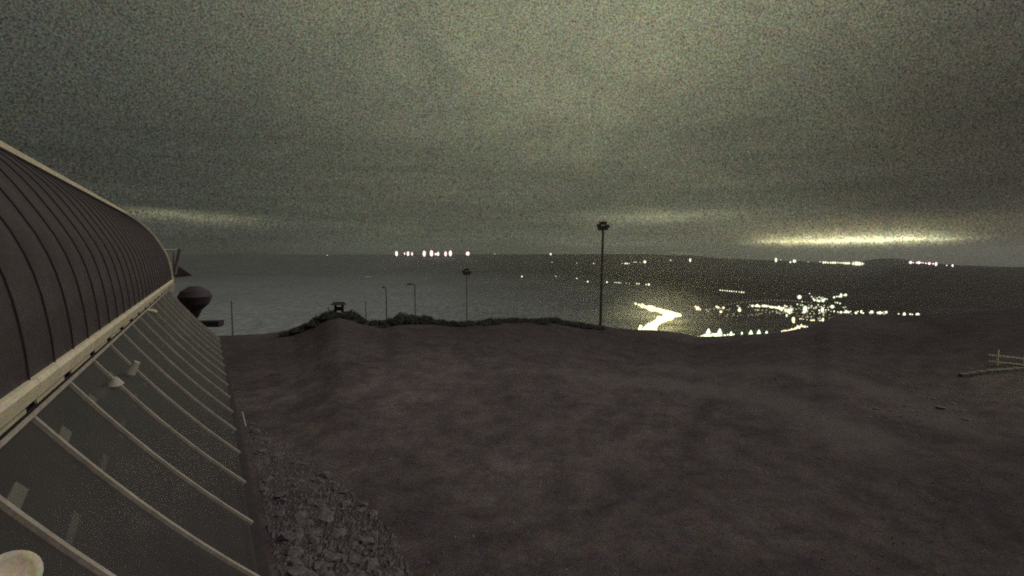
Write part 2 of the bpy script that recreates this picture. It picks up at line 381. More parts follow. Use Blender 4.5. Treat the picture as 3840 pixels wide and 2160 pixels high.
    rn = ns.new('ShaderNodeMath'); rn.operation = 'MULTIPLY_ADD'; lk.new(big.outputs['Fac'], rn.inputs[0]); rn.inputs[1].default_value = 26; lk.new(rl.outputs['Value'], rn.inputs[2])
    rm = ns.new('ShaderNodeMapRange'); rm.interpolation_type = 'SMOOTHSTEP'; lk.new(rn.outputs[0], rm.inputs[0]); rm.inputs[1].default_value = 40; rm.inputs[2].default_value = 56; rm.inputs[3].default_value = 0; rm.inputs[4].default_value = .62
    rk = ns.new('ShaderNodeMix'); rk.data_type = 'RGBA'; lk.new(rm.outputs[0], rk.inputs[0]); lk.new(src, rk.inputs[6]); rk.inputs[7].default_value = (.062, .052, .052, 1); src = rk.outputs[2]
    lk.new(src, b.inputs['Base Color'])
    b.inputs['Roughness'].default_value = .95; b.inputs['Specular IOR Level'].default_value = .1
    bp = ns.new('ShaderNodeBump'); bp.inputs['Distance'].default_value = .22; bp.inputs['Strength'].default_value = 1.0
    ad = ns.new('ShaderNodeMath'); ad.operation = 'ADD'; lk.new(mid.outputs['Fac'], ad.inputs[0]); lk.new(fine.outputs['Fac'], ad.inputs[1])
    lk.new(ad.outputs[0], bp.inputs['Height']); lk.new(bp.outputs[0], b.inputs['Normal']); return m
def valley_mat():
    m = bpy.data.materials.new('valley_land'); m.use_nodes = True; t = m.node_tree; ns = t.nodes; b = ns['Principled BSDF']; lk = t.links
    g = ns.new('ShaderNodeTexCoord'); sp = ns.new('ShaderNodeSeparateXYZ'); lk.new(g.outputs['Object'], sp.inputs[0])
    n = ns.new('ShaderNodeTexNoise'); n.inputs['Scale'].default_value = .0035; n.inputs['Detail'].default_value = 10; n.inputs['Roughness'].default_value = .8; lk.new(g.outputs['Object'], n.inputs[0])
    # fog painted as paler land (left), spruce forest to the east (right)
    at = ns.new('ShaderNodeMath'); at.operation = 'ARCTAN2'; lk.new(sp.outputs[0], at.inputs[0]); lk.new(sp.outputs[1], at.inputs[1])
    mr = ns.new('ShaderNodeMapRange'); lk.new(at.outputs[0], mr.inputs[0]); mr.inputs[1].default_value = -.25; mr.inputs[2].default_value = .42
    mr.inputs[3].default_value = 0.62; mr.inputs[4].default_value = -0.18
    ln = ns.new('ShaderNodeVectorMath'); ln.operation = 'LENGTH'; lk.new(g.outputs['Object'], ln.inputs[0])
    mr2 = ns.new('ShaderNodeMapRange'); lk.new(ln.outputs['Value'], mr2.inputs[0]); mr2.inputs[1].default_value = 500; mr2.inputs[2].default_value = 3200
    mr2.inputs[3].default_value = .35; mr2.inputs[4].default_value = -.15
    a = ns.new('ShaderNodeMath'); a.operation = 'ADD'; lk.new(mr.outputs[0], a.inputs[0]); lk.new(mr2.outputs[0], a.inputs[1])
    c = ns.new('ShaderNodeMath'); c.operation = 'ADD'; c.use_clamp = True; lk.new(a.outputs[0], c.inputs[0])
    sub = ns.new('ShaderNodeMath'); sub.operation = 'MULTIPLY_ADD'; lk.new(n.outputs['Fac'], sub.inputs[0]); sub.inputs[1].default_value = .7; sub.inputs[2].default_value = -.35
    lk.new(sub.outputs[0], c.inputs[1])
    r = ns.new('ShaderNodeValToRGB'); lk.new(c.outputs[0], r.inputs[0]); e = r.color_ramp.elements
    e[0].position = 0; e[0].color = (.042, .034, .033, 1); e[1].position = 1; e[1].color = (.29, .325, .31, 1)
    gn = ns.new('ShaderNodeTexNoise'); gn.inputs['Scale'].default_value = .10; gn.inputs['Detail'].default_value = 6; gn.inputs['Roughness'].default_value = .9
    mp = ns.new('ShaderNodeMapping'); mp.inputs['Scale'].default_value = (1, .25, 1); lk.new(g.outputs['Object'], mp.inputs[0]); lk.new(mp.outputs[0], gn.inputs[0])
    v1 = ns.new('ShaderNodeVectorMath'); v1.operation = 'SUBTRACT'; lk.new(gn.outputs['Color'], v1.inputs[0]); v1.inputs[1].default_value = (.5, .5, .5)
    v2 = ns.new('ShaderNodeVectorMath'); v2.operation = 'MULTIPLY_ADD'; lk.new(v1.outputs[0], v2.inputs[0]); v2.inputs[1].default_value = (1.6, 1.6, 1.7); 
    v3 = ns.new('ShaderNodeVectorMath'); v3.operation = 'SCALE'; lk.new(gn.outputs['Fac'], v3.inputs[0]); v3.inputs['Scale'].default_value = 2.4
    v4 = ns.new('ShaderNodeVectorMath'); v4.operation = 'SUBTRACT'; lk.new(v3.outputs[0], v4.inputs[0]); v4.inputs[1].default_value = (.2, .2, .2); lk.new(v4.outputs[0], v2.inputs[2])
    v5 = ns.new('ShaderNodeVectorMath'); v5.operation = 'MAXIMUM'; lk.new(v2.outputs[0], v5.inputs[0]); v5.inputs[1].default_value = (.15, .15, .15)
    mm = ns.new('ShaderNodeMix'); mm.data_type = 'RGBA'; mm.blend_type = 'MULTIPLY'; mm.inputs[0].default_value = 1; lk.new(r.outputs[0], mm.inputs[6]); lk.new(v5.outputs[0], mm.inputs[7])
    lk.new(mm.outputs[2], b.inputs['Base Color']); b.inputs['Roughness'].default_value = 1; b.inputs['Specular IOR Level'].default_value = 0
    return m
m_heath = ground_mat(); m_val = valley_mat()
AZ0, AZ1 = -1.15, 1.15
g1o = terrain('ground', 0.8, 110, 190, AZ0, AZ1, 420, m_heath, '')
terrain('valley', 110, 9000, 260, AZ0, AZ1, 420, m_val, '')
# the summit carries on behind the camera too
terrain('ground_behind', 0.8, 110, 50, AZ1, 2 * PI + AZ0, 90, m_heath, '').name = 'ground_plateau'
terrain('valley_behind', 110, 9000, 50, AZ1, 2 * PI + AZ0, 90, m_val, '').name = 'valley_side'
def hit(x, y, lift=0.0, rmin=20, rmax=5400):
    """where the line of sight through a photograph pixel comes down on the land"""
    d = ray(x, y); d = d / math.hypot(d.x, d.y); r = rmin; step = 1.006
    while r < rmax:
        p = CAM + d * r
        if p.z <= height(p.x, p.y) + lift * r / F: return p, r
        r *= step
    p = CAM + d * min(r, 4900); return p, min(r, 4900)

# ------------------------------------------------------------------ the building
# long axis e, outward n; measured from the camera: camera stands at n = 0, z = 8
Ev = Vector((-0.5439, 0.8391, 0)); Nv = Vector((0.8391, 0.5439, 0)); Zv = Vector((0, 0, 1))
def B(a, n, z): return Ev * a + Nv * n + Zv * (z + 8)
A0, A1 = -3.2, 25.0
bld = empty('station_building', B(A0, 0, -8), 'dark barrel roofed mountain station with pale eaves and sloping glass front', 'building')
BL = B(A0, 0, -8)
def bb(mb, name, mats, smooth=False):
    mb.v = [tuple(Vector(v) - BL) for v in mb.v]
    return mb.build(name, mats, bld, smooth)
PROF = [(-1.26, -1.02), (-1.27, -0.80), (-1.30, -0.52), (-1.36, -0.18), (-1.50, 0.24), (-1.80, 0.80), (-2.06, 1.16), (-2.36, 1.46), (-2.62, 1.66)]
# smooth the curve
def catmull(P, k=3):
    out_ = []
    for i in range(len(P) - 1):
        p0 = P[max(0, i - 1)]; p1 = P[i]; p2 = P[i + 1]; p3 = P[min(len(P) - 1, i + 2)]
        for j in range(k):
            t = j / k
            out_.append(tuple(0.5 * (2 * p1[c] + (p2[c] - p0[c]) * t + (2 * p0[c] - 5 * p1[c] + 4 * p2[c] - p3[c]) * t * t + (3 * p1[c] - p0[c] - 3 * p2[c] + p3[c]) * t ** 3) for c in (0, 1)))
    out_.append(P[-1]); return out_
PR = catmull(PROF, 2)
def prof_normals(P):
    ns_ = []
    for i in range(len(P)):
        a = P[max(0, i - 1)]; b = P[min(len(P) - 1, i + 1)]; t = Vector((b[0] - a[0], b[1] - a[1])).normalized(); ns_.append((t.y, -t.x))
    return ns_
PN = prof_normals(PR)
def strip(a0, a1, off_in, off_out, P=PR, Nn=PN, name='x', mats=None, lo=0, smooth=True):
    """a bar that follows the roof curve between stations a0 and a1"""
    mb = MB(); vs = []; k = len(P)
    for a in (a0, a1):
        for off in (off_in, off_out):
            for (n, z), (nn, nz) in zip(P, Nn): vs.append(B(a, n + nn * off, z + nz * off))
    fs = []
    for i in range(k - 1):
        fs += [(k + i, k + i + 1, 3 * k + i + 1, 3 * k + i), (i, 2 * k + i, 2 * k + i + 1, i + 1),
               (i, i + 1, k + i + 1, k + i), (2 * k + i, 3 * k + i, 3 * k + i + 1, 2 * k + i + 1)]
    fs += [(0, k, 3 * k, 2 * k), (k - 1, 3 * k - 1, 4 * k - 1, 2 * k - 1)]
    mb.add(vs, fs); return mb
SP = 0.78; nseam = int((A1 - A0) / SP)
proto_p = bb(strip(A1 - 0.12 - SP, A1 - 0.12 - 0.022, -0.05, 0.0), 'roof_panel', m_roof)
proto_s = bb(strip(A1 - 0.12 - 0.022, A1 - 0.12, -0.05, 0.014), 'roof_seam', m_seam)
for i in range(1, nseam):
    wob_ = 0.006 * math.sin(i * 2.3)
    for src in (proto_p, proto_s):
        o = src.copy(); C.objects.link(o); o.parent = bld; o.location = -Ev * (SP * i + wob_)
# verge trim on the far gable
bb(strip(A1 - 0.118, A1 + 0.03, -0.10, 0.075), 'verge_trim', m_trim)
# ridge flashing (in lengths)
mb = MB(); Lr = 3.5; a = A1 - 0.122
rp = (-3.50, 2.165)
k = 0
protor = None
while a > A0 + 0.5:
    mb = MB(); mb.box(B(a - Lr / 2 + 0.006, -2.70, 1.755), Ev * (Lr / 2 - 0.006), Nv * 0.07, Zv * 0.052); 
    bb(mb, 'ridge_flashing', m_trim); a -= Lr
mb = MB(); mb.box(B((A1 + A0) / 2, -2.655, 1.685), Ev * ((A1 - A0) / 2 - .15), Nv * 0.04, Zv * 0.016); bb(mb, 'ridge_batten', m_seam)
# eaves fascia boards, in lengths with thin joints
a = A1 + 0.03
while a > A0 + 0.5:
    mb = MB(); h = 2.8
    mb.add([B(aa, n, z) for aa in (a - h + 0.008, a) for n, z in ((-1.27, -1.015), (-1.225, -1.02), (-1.20, -1.06), (-1.235, -1.195), (-1.30, -1.20), (-1.30, -1.02))],
           [(0, 1, 2, 3, 4, 5), (11, 10, 9, 8, 7, 6)] + [(i, 6 + i, 6 + (i + 1) % 6, (i + 1) % 6) for i in range(6)])
    bb(mb, 'eaves_fascia', m_trim); a -= h
# fascia end cap at the gable corner
mb = MB(); mb.box(B(A1 + 0.05, -1.26, -1.24), Ev * 0.02, Nv * 0.085, Zv * 0.30); bb(mb, 'fascia_end_cap', m_trim)
# soffit, head beam
mb = MB(); mb.box(B((A0 + A1) / 2, -1.39, -1.225), Ev * ((A1 - A0) / 2 - .02), Nv * 0.08, Zv * 0.012); bb(mb, 'soffit', m_seam)
mb = MB(); mb.box(B((A0 + A1) / 2, -1.47, -1.34), Ev * ((A1 - A0) / 2 - .03), Nv * 0.02, Zv * 0.09); bb(mb, 'head_beam', m_seam)
# glazing plane: from rail (n=-1.41,z=-1.47) to sill (n=.40,z=-3.75)
T0 = Vector((-1.41, -1.47)); T1 = Vector((0.40, -3.75)); TD = (T1 - T0); TL = TD.length; TD.normalize(); TN = Vector((-TD.y, TD.x))
if TN.x < 0: TN = -TN
def G(a, s, off=0.0):
    q = T0 + TD * s + TN * off; return B(a, q.x, q.y)
BOW = 0.065
def bow(s): u = min(1, max(0, s / TL)); return -BOW * 4 * u * (1 - u)
def bent(a, w, s0, s1, o0, o1, k=7):
    mb = MB(); vs = []
    for i in range(k + 1):
        s = s0 + (s1 - s0) * i / k
        for aa, oo in ((a - w, o0), (a + w, o0), (a + w, o1), (a - w, o1)): vs.append(G(aa, s, oo + bow(s)))
    fs = [(0, 1, 2, 3), tuple(4 * k + j for j in (3, 2, 1, 0))]
    for i in range(k):
        for j in range(4): fs.append((4 * i + j, 4 * i + (j + 1) % 4, 4 * i + 4 + (j + 1) % 4, 4 * i + 4 + j))
    mb.add(vs, fs); return mb
def gvec(): return Nv * TD.x + Zv * TD.y, Nv * TN.x + Zv * TN.y
SV, OV = gvec()
stations = [-2.47 + 1.4 * i for i in range(20)]
stations = [s for s in stations if s < A1 - 0.6] + [A1 - 0.05]
def bay_mesh(w):
    mb = MB(); mb.box((0, 0, 0), Ev * (w / 2), SV * (TL / 2), OV * 0.008); return mb
first = {}
for i, a in enumerate(stations):
    mb = bent(a, 0.027, -0.01, TL - 0.01, -0.018, 0.042)
    if 'm' not in first:
        o = bb(mb, 'mullion', m_mull); first['m'] = (o, a)
    else:
        o0, a_ = first['m']; o = o0.copy(); C.objects.link(o); o.parent = bld; o.location = Ev * (a - a_)
    if i:
        ap = stations[i - 1]
        mb = bent((a + ap) / 2, (a - ap) / 2 - 0.029, 0.03, TL - 0.03, -0.008, 0.008)
        bb(mb, 'glass_pane', m_glass)
        # pale transom strip over each bay
        mb = MB(); mb.box(B((a + ap) / 2 + .03, -1.40, -1.376), Ev * ((a - ap) / 2 - random.uniform(.14, .24)), Nv * 0.010, Zv * 0.019)
        bb(mb, 'transom_panel', m_trim)
        # pale boxes behind the glass, shaped as reflections of the eaves band
        mb = MB(); c = G(ap + 0.42 + random.uniform(-.03, .03), 0.36, -0.10)
        mb.box(c, Ev * 0.17 - SV * 0.02, SV * 0.055, OV * 0.01); bb(mb, 'reflection_panel', m_pale)
        mb = MB(); mb.box(G(ap + 0.50, 0.86, -0.16), Ev * 0.32 - SV * 0.03, SV * 0.03, OV * 0.012)
        bb(mb, 'reflection_bar', m_mull)
mb = MB(); mb.box(G((A0 + A1) / 2, 0.0, 0.045), Ev * ((A1 - A0) / 2 - .05), SV * 0.02, OV * 0.02); bb(mb, 'top_rail', m_mull)
mb = MB(); mb.box(G((A0 + A1) / 2, -0.035, 0.0), Ev * ((A1 - A0) / 2 - .06), SV * 0.012, OV * 0.02); bb(mb, 'rail_gasket', m_seam)
mb = MB(); mb.box(B((A0 + A1) / 2, 0.43, -3.83), Ev * ((A1 - A0) / 2), Nv * 0.07, Zv * 0.05); bb(mb, 'sill', m_sill)
# battered base wall below the sill
mb = MB(); prof = [(0.46, -3.90), (1.12, -8.2), (-3.0, -8.2), (-3.0, -3.90)]
mb.add([B(a, n, z) for a in (A0, A1) for n, z in prof], [(0, 1, 2, 3), (7, 6, 5, 4)] + [(i, 4 + i, 4 + (i + 1) % 4, (i + 1) % 4) for i in range(4)])
bb(mb, 'base_wall', m_wall)
# interior floor, rear wall, ceiling, gable walls
mb = MB(); mb.box(B((A0 + A1) / 2, -1.6, -3.86), Ev * ((A1 - A0) / 2 - .1), Nv * 1.9, Zv * 0.03); bb(mb, 'interior_floor', m_int)
mb = MB(); mb.box(B((A0 + A1) / 2, -3.3, -2.6), Ev * ((A1 - A0) / 2 - .1), Nv * 0.05, Zv * 1.2); bb(mb, 'interior_wall', m_wall)
mb = MB()
gp = [(p[0] - 0.06, p[1]) for p in PR] + [(-11, 1.62), (-11, -8.2), (-1.55, -8.2), (-1.55, -1.3)]
for aa, nm in ((A1 - 0.13, 'gable_wall'), (A0 + .1, 'gable_wall')):
    mb = MB(); vs = [B(a, n, z) for a in (aa - .12, aa) for n, z in gp]; q = len(gp)
    mb.add(vs, [tuple(range(q)), tuple(range(q, 2 * q))[::-1]] + [(i, q + i, q + (i + 1) % q, (i + 1) % q) for i in range(q)]); bb(mb, nm, m_wall)
mb = MB(); mb.add([B(A1 - .06, 0.40, -3.78), B(A1 - .06, -1.42, -1.45), B(A1 - .06, -1.6, -3.78), B(A1 - .03, 0.40, -3.78), B(A1 - .03, -1.42, -1.45), B(A1 - .03, -1.6, -3.78)],
                  [(0, 1, 2), (5, 4, 3), (0, 3, 4, 1), (1, 4, 5, 2), (2, 5, 3, 0)]); bb(mb, 'end_glazing', m_glass)
mb = MB(); mb.box(B((A0 + A1) / 2, -6.9, 1.62), Ev * ((A1 - A0) / 2 - .15), Nv * 4.1, Zv * 0.04); bb(mb, 'flat_roof', m_roof)
mb = MB(); mb.box(B((A0 + A1) / 2, -10.9, -3.0), Ev * ((A1 - A0) / 2 - .15), Nv * 0.1, Zv * 5.0); bb(mb, 'rear_wall', m_wall)
# lamp-like bracket at the eaves and a pale pipe stub on the wall
d = ray(527, 1170); t = -1.36 / d.z; q = d * t; aB = q.dot(Ev)
mb = MB(); mb.tube(B(aB, -1.24, -1.32), B(aB, -1.12, -1.36), .035, .05, 8); mb.ball(B(aB, -1.10, -1.37), .06, .06, .05); bb(mb, 'eaves_bracket', m_trim)
d = ray(884, 1560); t = -6.0 / d.z; q = d * t; aB = q.dot(Ev)
mb = MB(); mb.tube(B(aB, 0.95, -5.9), B(aB, 1.04, -6.45), .03, .03, 8); bb(mb, 'pipe_stub', m_trim)

# pale things standing behind the glass
def inside(x, y, depth):
    """point behind the glazing plane on the line of sight"""
    d = ray(x, y); o = Vector((0, 0, 0)); pn = OV; p0 = G(0, 0, -depth) - CAM
    t = p0.dot(pn) / d.dot(pn); return CAM + d * t
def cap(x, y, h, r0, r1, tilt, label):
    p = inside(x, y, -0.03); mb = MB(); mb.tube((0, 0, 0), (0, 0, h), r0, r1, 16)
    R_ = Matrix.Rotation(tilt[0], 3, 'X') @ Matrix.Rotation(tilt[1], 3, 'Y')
    mb.v = [tuple(R_ @ Vector(v) + p) for v in mb.v]; o = bb(mb, 'pale_cap', m_cap); o['label'] = label  # pale truncated cone set on the glazing
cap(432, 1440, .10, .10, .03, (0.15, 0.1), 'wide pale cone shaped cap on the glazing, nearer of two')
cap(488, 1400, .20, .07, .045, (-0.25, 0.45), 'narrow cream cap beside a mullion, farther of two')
p = inside(30, 2172, -0.12); dn = (CAM - p).normalized(); dn = (dn + Vector((.25, .1, .35))).normalized(); du = dn.orthogonal().normalized(); dv = dn.cross(du)
mb = MB(); rg = 24; vs = [p + dn * .0]
for k in (1, 2, 3, 4):
    for i in range(rg): t_ = 2 * PI * i / rg; vs.append(p + (du * math.cos(t_) + dv * math.sin(t_)) * (.135 * k / 4) + dn * (.05 * (k / 4) ** 2))
vs += [v - dn * .02 for v in vs]
q = 1 + 4 * rg; fs = []
for off in (0, q):
    fs += [(off, off + 1 + i, off + 1 + (i + 1) % rg) for i in range(rg)]
    for k in range(3):
        b0_ = off + 1 + k * rg; fs += [(b0_ + i, b0_ + rg + i, b0_ + rg + (i + 1) % rg, b0_ + (i + 1) % rg) for i in range(rg)]
fs += [(1 + 3 * rg + i, q + 1 + 3 * rg + i, q + 1 + 3 * rg + (i + 1) % rg, 1 + 3 * rg + (i + 1) % rg) for i in range(rg)]
mb.add(vs, fs); o = bb(mb, 'dish', m_trim, True); o['label'] = 'pale round dish mounted on the glazing at bottom left'
mb = MB(); mb.tube(p - dn * .02, inside(48, 2150, 0.03), .02, .02, 8); bb(mb, 'dish_arm', m_seam)

# ------------------------------------------------------------------ devices beyond the gable
def fix(mb, base): mb.v = [tuple(Vector(v) - Vector(base)) for v in mb.v]; return mb
def pt(x, y, dist): 
    d = ray(x, y); d = d / math.hypot(d.x, d.y); return CAM + d * dist
dG = 27.2
b0 = pt(652, 1060, dG); inst = empty('instrument_bracket', b0, 'thin instrument bracket with a crossbar at the far roof corner', 'instrument')
mb = MB(); mb.tube(pt(652, 1060, dG), pt(652, 946, dG), .045, .035, 8); fix(mb, b0).build('post', m_post, inst)
mb = MB(); mb.tube(pt(618, 937, dG), pt(664, 937, dG), .03, .03, 8); fix(mb, b0).build('crossbar', m_trim, inst)
mb = MB(); mb.tube(pt(655, 1030, dG), pt(676, 935, dG), .07, .085, 8); fix(mb, b0).build('arm', m_post, inst)
mb = MB(); A = [pt(650, 995, dG), pt(672, 1000, dG), pt(722, 1034, dG), pt(655, 1042, dG)]; off = Vector((-.3, .45, 0))
mb.add(A + [p_ + off for p_ in A], [(0, 1, 2, 3), (7, 6, 5, 4), (0, 4, 5, 1), (1, 5, 6, 2), (2, 6, 7, 3), (3, 7, 4, 0)]); fix(mb, b0).build('hood', m_roof, inst)
dW = 31.0
b0 = pt(738, 1330, dW); b0.z = height(b0.x, b0.y)
bow = empty('siren_mast', b0, 'dark mast with a wide bulky head just beyond the glass front', 'mast')
mb = MB(); mb.tube(b0, pt(736, 1180, dW), .16, .10, 10); fix(mb, b0).build('post', m_post, bow)
mb = MB(); c0 = pt(735, 1190, dW)
for (h0, r0, h1, r1) in ((0, .12, .40, .30), (.40, .30, .75, .66), (.75, .66, 1.15, .82), (1.15, .82, 1.45, .66), (1.45, .66, 1.7, .25)): mb.tube(c0 + Zv * h0, c0 + Zv * h1, r0, r1, 30)
fix(mb, b0).build('head', m_roof, bow)
mb = MB(); mb.box(pt(775, 1212, dW), Vector((.75, .1, 0)), Vector((0, .25, 0)), Zv * .14); mb.box(pt(800, 1218, dW), Vector((.4, 0, 0)), Vector((0, .2, 0)), Zv * .1)
fix(mb, b0).build('side_arm', m_roof, bow)

# ------------------------------------------------------------------ masts on the summit edge and down the slope
def mast(x, ytop, dist, w, label, kind, head=1.0, lean=0.0, group='thin dark masts beyond the summit edge'):
    top = pt(x, ytop, dist); gz = height(top.x, top.y); base = Vector((top.x - lean, top.y, gz - 0.3))
    t = empty('mast', base, label, 'mast', group); h = top.z - base.z
    mb = MB(); mb.tube((0, 0, 0), (lean, 0, h), w, w * .7, 10); mb.build('pole', m_post, t)
    if kind == 'flood':
        mb = MB(); mb.tube((lean - .75 * head, 0, h + .1), (lean + .75 * head, 0, h + .1), .07, .07, 8); mb.build('crossarm', m_post, t)
        for dx, dz in ((-.55, .1), (.55, .02), (-.18, .42), (.2, .45), (0, -.15), (.38, -.28), (-.4, -.3)):
            mb = MB(); mb.box((lean + dx * head, .1, h + dz * head + .1), Vector((.24 * head, .05, 0)), Vector((-.02, .17, .04)), Vector((0, -.08, .20 * head)))
            mb.build('floodlight', m_post, t)
    elif kind == 'arm':
        mb = MB(); mb.tube((lean, 0, h), (lean - .9 * head, 0, h + .15), .09, .07, 6); mb.build('arm', m_post, t)
        mb = MB(); mb.box((lean - .75 * head, 0, h + .1), (.32 * head, 0, 0), (0, .15, 0), (0, 0, .12)); mb.build('lamp_head', m_post, t)
    return t
mast(2262, 852, 50, .17, 'tallest thick floodlight mast with a dense lamp cluster, right of centre', 'flood', .78, .15)
mast(1750, 1022, 78, .11, 'slim dark mast with a blurred lamp cluster near the middle', 'flood', .95)
mast(1556, 1068, 74, .11, 'slim dark mast with a side lamp arm above the bushes', 'arm', 1.1)
mast(1448, 1080, 74, .13, 'dark mast left of the arm mast with a stubby lamp head', 'arm', .5)
mast(1371, 1130, 72, .10, 'short bare dark mast right of the roofed notice board', 'none')
mast(868, 1128, 52, .08, 'bare thin mast at the left end of the summit edge', 'none')
mast(1187, 1180, 66, .07, 'tiny bare mast left of the roofed notice board', 'none')
mast(1332, 1165, 74, .08, 'faint short mast just behind the knoll', 'none')

# roofed notice board on the knoll
d = ray(1272, 1186); kb = pt(1272, 1184, rim_r(azel(1272, 1184)[0]) - .5); kb.z = height(kb.x, kb.y)
nb = empty('notice_board', kb, 'small roofed board on two posts standing on the knoll', 'sign')
for sx in (-.33, .33): mb = MB(); mb.box((sx, 0, .5), (.10, 0, 0), (0, .08, 0), (0, 0, .62)); mb.build('post', m_wood, nb)
mb = MB(); mb.box((0, 0, .72), (.26, 0, 0), (0, .04, 0), (0, 0, .18)); mb.build('panel', m_wood, nb)
mb = MB(); mb.add([(-.68, -.35, 1.08), (.68, -.35, 1.08), (.68, .35, 1.08), (-.68, .35, 1.08), (-.5, 0, 1.36), (.5, 0, 1.36)],
                  [(3, 2, 1, 0), (0, 1, 5, 4), (2, 3, 4, 5), (1, 2, 5), (3, 0, 4)]); mb.build('roof', m_wood, nb)

# dwarf pines along the edge
def shrub(x, dist, w, h, label):
    p = pt(x, 1200, dist); gz = height(p.x, p.y); p.z = gz
    t = empty('dwarf_pine', p, label, 'shrub', 'dwarf pines along the summit edge')
    mb = MB()
    for k in range(5):
        a = random.uniform(0, 2 * PI); l = w * .35
        mb.tube((0, 0, -.1), (l * math.cos(a), l * math.sin(a), h * random.uniform(.4, .7)), .05, .015, 5)
    mb.build('stems', m_wood, t)
    mb = MB()
    for k in range(int(420 * w)):
        a = random.uniform(0, 2 * PI); rr = w * .5 * math.sqrt(random.random()); top = h * (1 - (rr / (w * .5)) ** 2 * .8) * (0.65 + .35 * noise.noise((a * 2 + x, rr * 3, 1)) + .2)
        z = random.uniform(.05, 1) ** .6 * top; c = Vector((rr * math.cos(a), rr * math.sin(a), z))
        u = Vector((random.gauss(0, 1), random.gauss(0, 1), random.gauss(.6, .8))).normalized(); v = u.orthogonal().normalized(); s = random.uniform(.06, .15)
        mb.add([c - v * s * .5, c + v * s * .5, c + u * s * 2], [(0, 1, 2)])
    mb.build('foliage', m_leaf, t)
SH = [(1150, 1.4, .4, 'low dwarf pine on the left foot of the knoll'), (1195, 1.6, .6, 'dwarf pine halfway up the left side of the knoll'), (1236, 1.8, .75, 'dwarf pine just left of the roofed notice board'),
      (1312, 1.8, .7, 'dwarf pine right below the roofed notice board'), (1340, 1.2, .55, 'small dwarf pine at the right end of the knoll'), (1410, 1.5, .4, 'flat dwarf pine in the dip right of the knoll'),
      (1462, 1.8, .55, 'dwarf pine under the mast with the stubby head'), (1508, 2.2, .95, 'tallest dwarf pine, between the two lamp masts'), (1548, 1.9, .7, 'dwarf pine at the foot of the arm mast'),
      (1592, 2.0, .65, 'wide dwarf pine right of the arm mast'), (1650, 1.4, .35, 'low spreading dwarf pine at the end of the bushy row'), (1835, 1.2, .45, 'lone dwarf pine right of the middle mast'),
      (1870, 1.0, .35, 'tiny dwarf pine beside the lone one'), (2040, 1.4, .4, 'dwarf pine on the bare edge left of the tall mast'), (2090, 1.2, .45, 'rounded dwarf pine nearest the tall mast')]
for x, w, h, lb in SH:
    shrub(x, rim_r(azel(x, 1200)[0]) - .8, w, h * 1.15, lb)

_r = random.getstate(); random.seed(21)
for k in range(34):
    x = 1080 + 1180 * (k + random.random()) / 34
    where = 'on the left flank of the knoll' if x < 1270 else 'right of the knoll, before the slim masts' if x < 1580 else 'between the slim masts and the middle mast' if x < 1760 else 'right of the middle mast' if x < 2000 else 'leading up to the tall mast'
    shrub(x, rim_r(azel(x, 1200)[0]) - random.uniform(.3, 1.6), random.uniform(.9, 2.2), random.uniform(.18, .48), 'low ragged scrub in the line ' + where)
random.setstate(_r)
# ------------------------------------------------------------------ stones
def stone_mesh(seed):
    bm = bmesh.new(); bmesh.ops.create_icosphere(bm, subdivisions=1, radius=.5); rnd = random.Random(seed)
    for v in bm.verts:
        n_ = noise.noise(v.co * 1.7 + Vector((seed, 0, 0))); v.co *= 1 + .5 * n_; v.co.z *= .55; v.co.x *= 1.2
    me = bpy.data.meshes.new('stone'); bm.to_mesh(me); bm.free(); me.materials.append(m_stone); return me
SM = [stone_mesh(i) for i in range(7)]
rubble_box = []
def in_poly(x, y, P):
    c = False
    for i in range(len(P)):
        (x0, y0), (x1, y1) = P[i - 1], P[i]
        if (y0 > y) != (y1 > y) and x < (x1 - x0) * (y - y0) / (y1 - y0) + x0: c = not c
    return c
RUB = [(880, 1560), (960, 1590), (1090, 1680), (1230, 1780), (1380, 1900), (1480, 2010), (1560, 2200), (1560, 2420), (1020, 2420), (1040, 2160), (960, 1850)]
def rub_pt():
    while True:
        x, y = random.uniform(870, 1570), random.uniform(1560, 2420)
        if in_poly(x, y, RUB):
            p, r_ = hit(x, y, 0, 6, 60)
            if p.dot(Nv) > 1.25: return p
for n_st in range(290):
    p = rub_pt(); s = random.uniform(.16, .34) if random.random() < .8 else random.uniform(.34, .6)
    o = link('stone', SM[n_st % 7], loc=(p.x, p.y, height(p.x, p.y) - s * .02), rot=(random.uniform(-.4, .4), random.uniform(-.4, .4), random.uniform(0, 6.28)), scale=(s, s * random.uniform(.6, 1.1), s * random.uniform(.6, 1.1)))
    q_ = (p - CAM).dot(Ev); n_ = (p - CAM).dot(Nv); where = ('against the wall' if n_ < 2.8 else 'on the outer edge' if n_ > 5 else 'midway out') + (', near end' if q_ < 8.5 else ', middle' if q_ < 12 else ', far end')
    tag(o, ('large' if s > .34 else 'small') + ' stone ' + where + ' of the rubble strip', 'stone', 'stones in the rubble strip beside the building')
# paler outcrop at right
for k in range(16):
    x = random.gauss(3440, 100); y = random.gauss(1540, 16); p, r = hit(x, y, 0, 6, 100); s = random.uniform(.15, .42)
    o = link('stone', SM[k % 7], loc=(p.x, p.y, height(p.x, p.y) - s * .02), rot=(0, 0, random.uniform(0, 6)), scale=(s, s, s * .6))
    tag(o, 'pale stone in the rocky band on the right of the plateau', 'stone', 'stones of the rocky band at right')
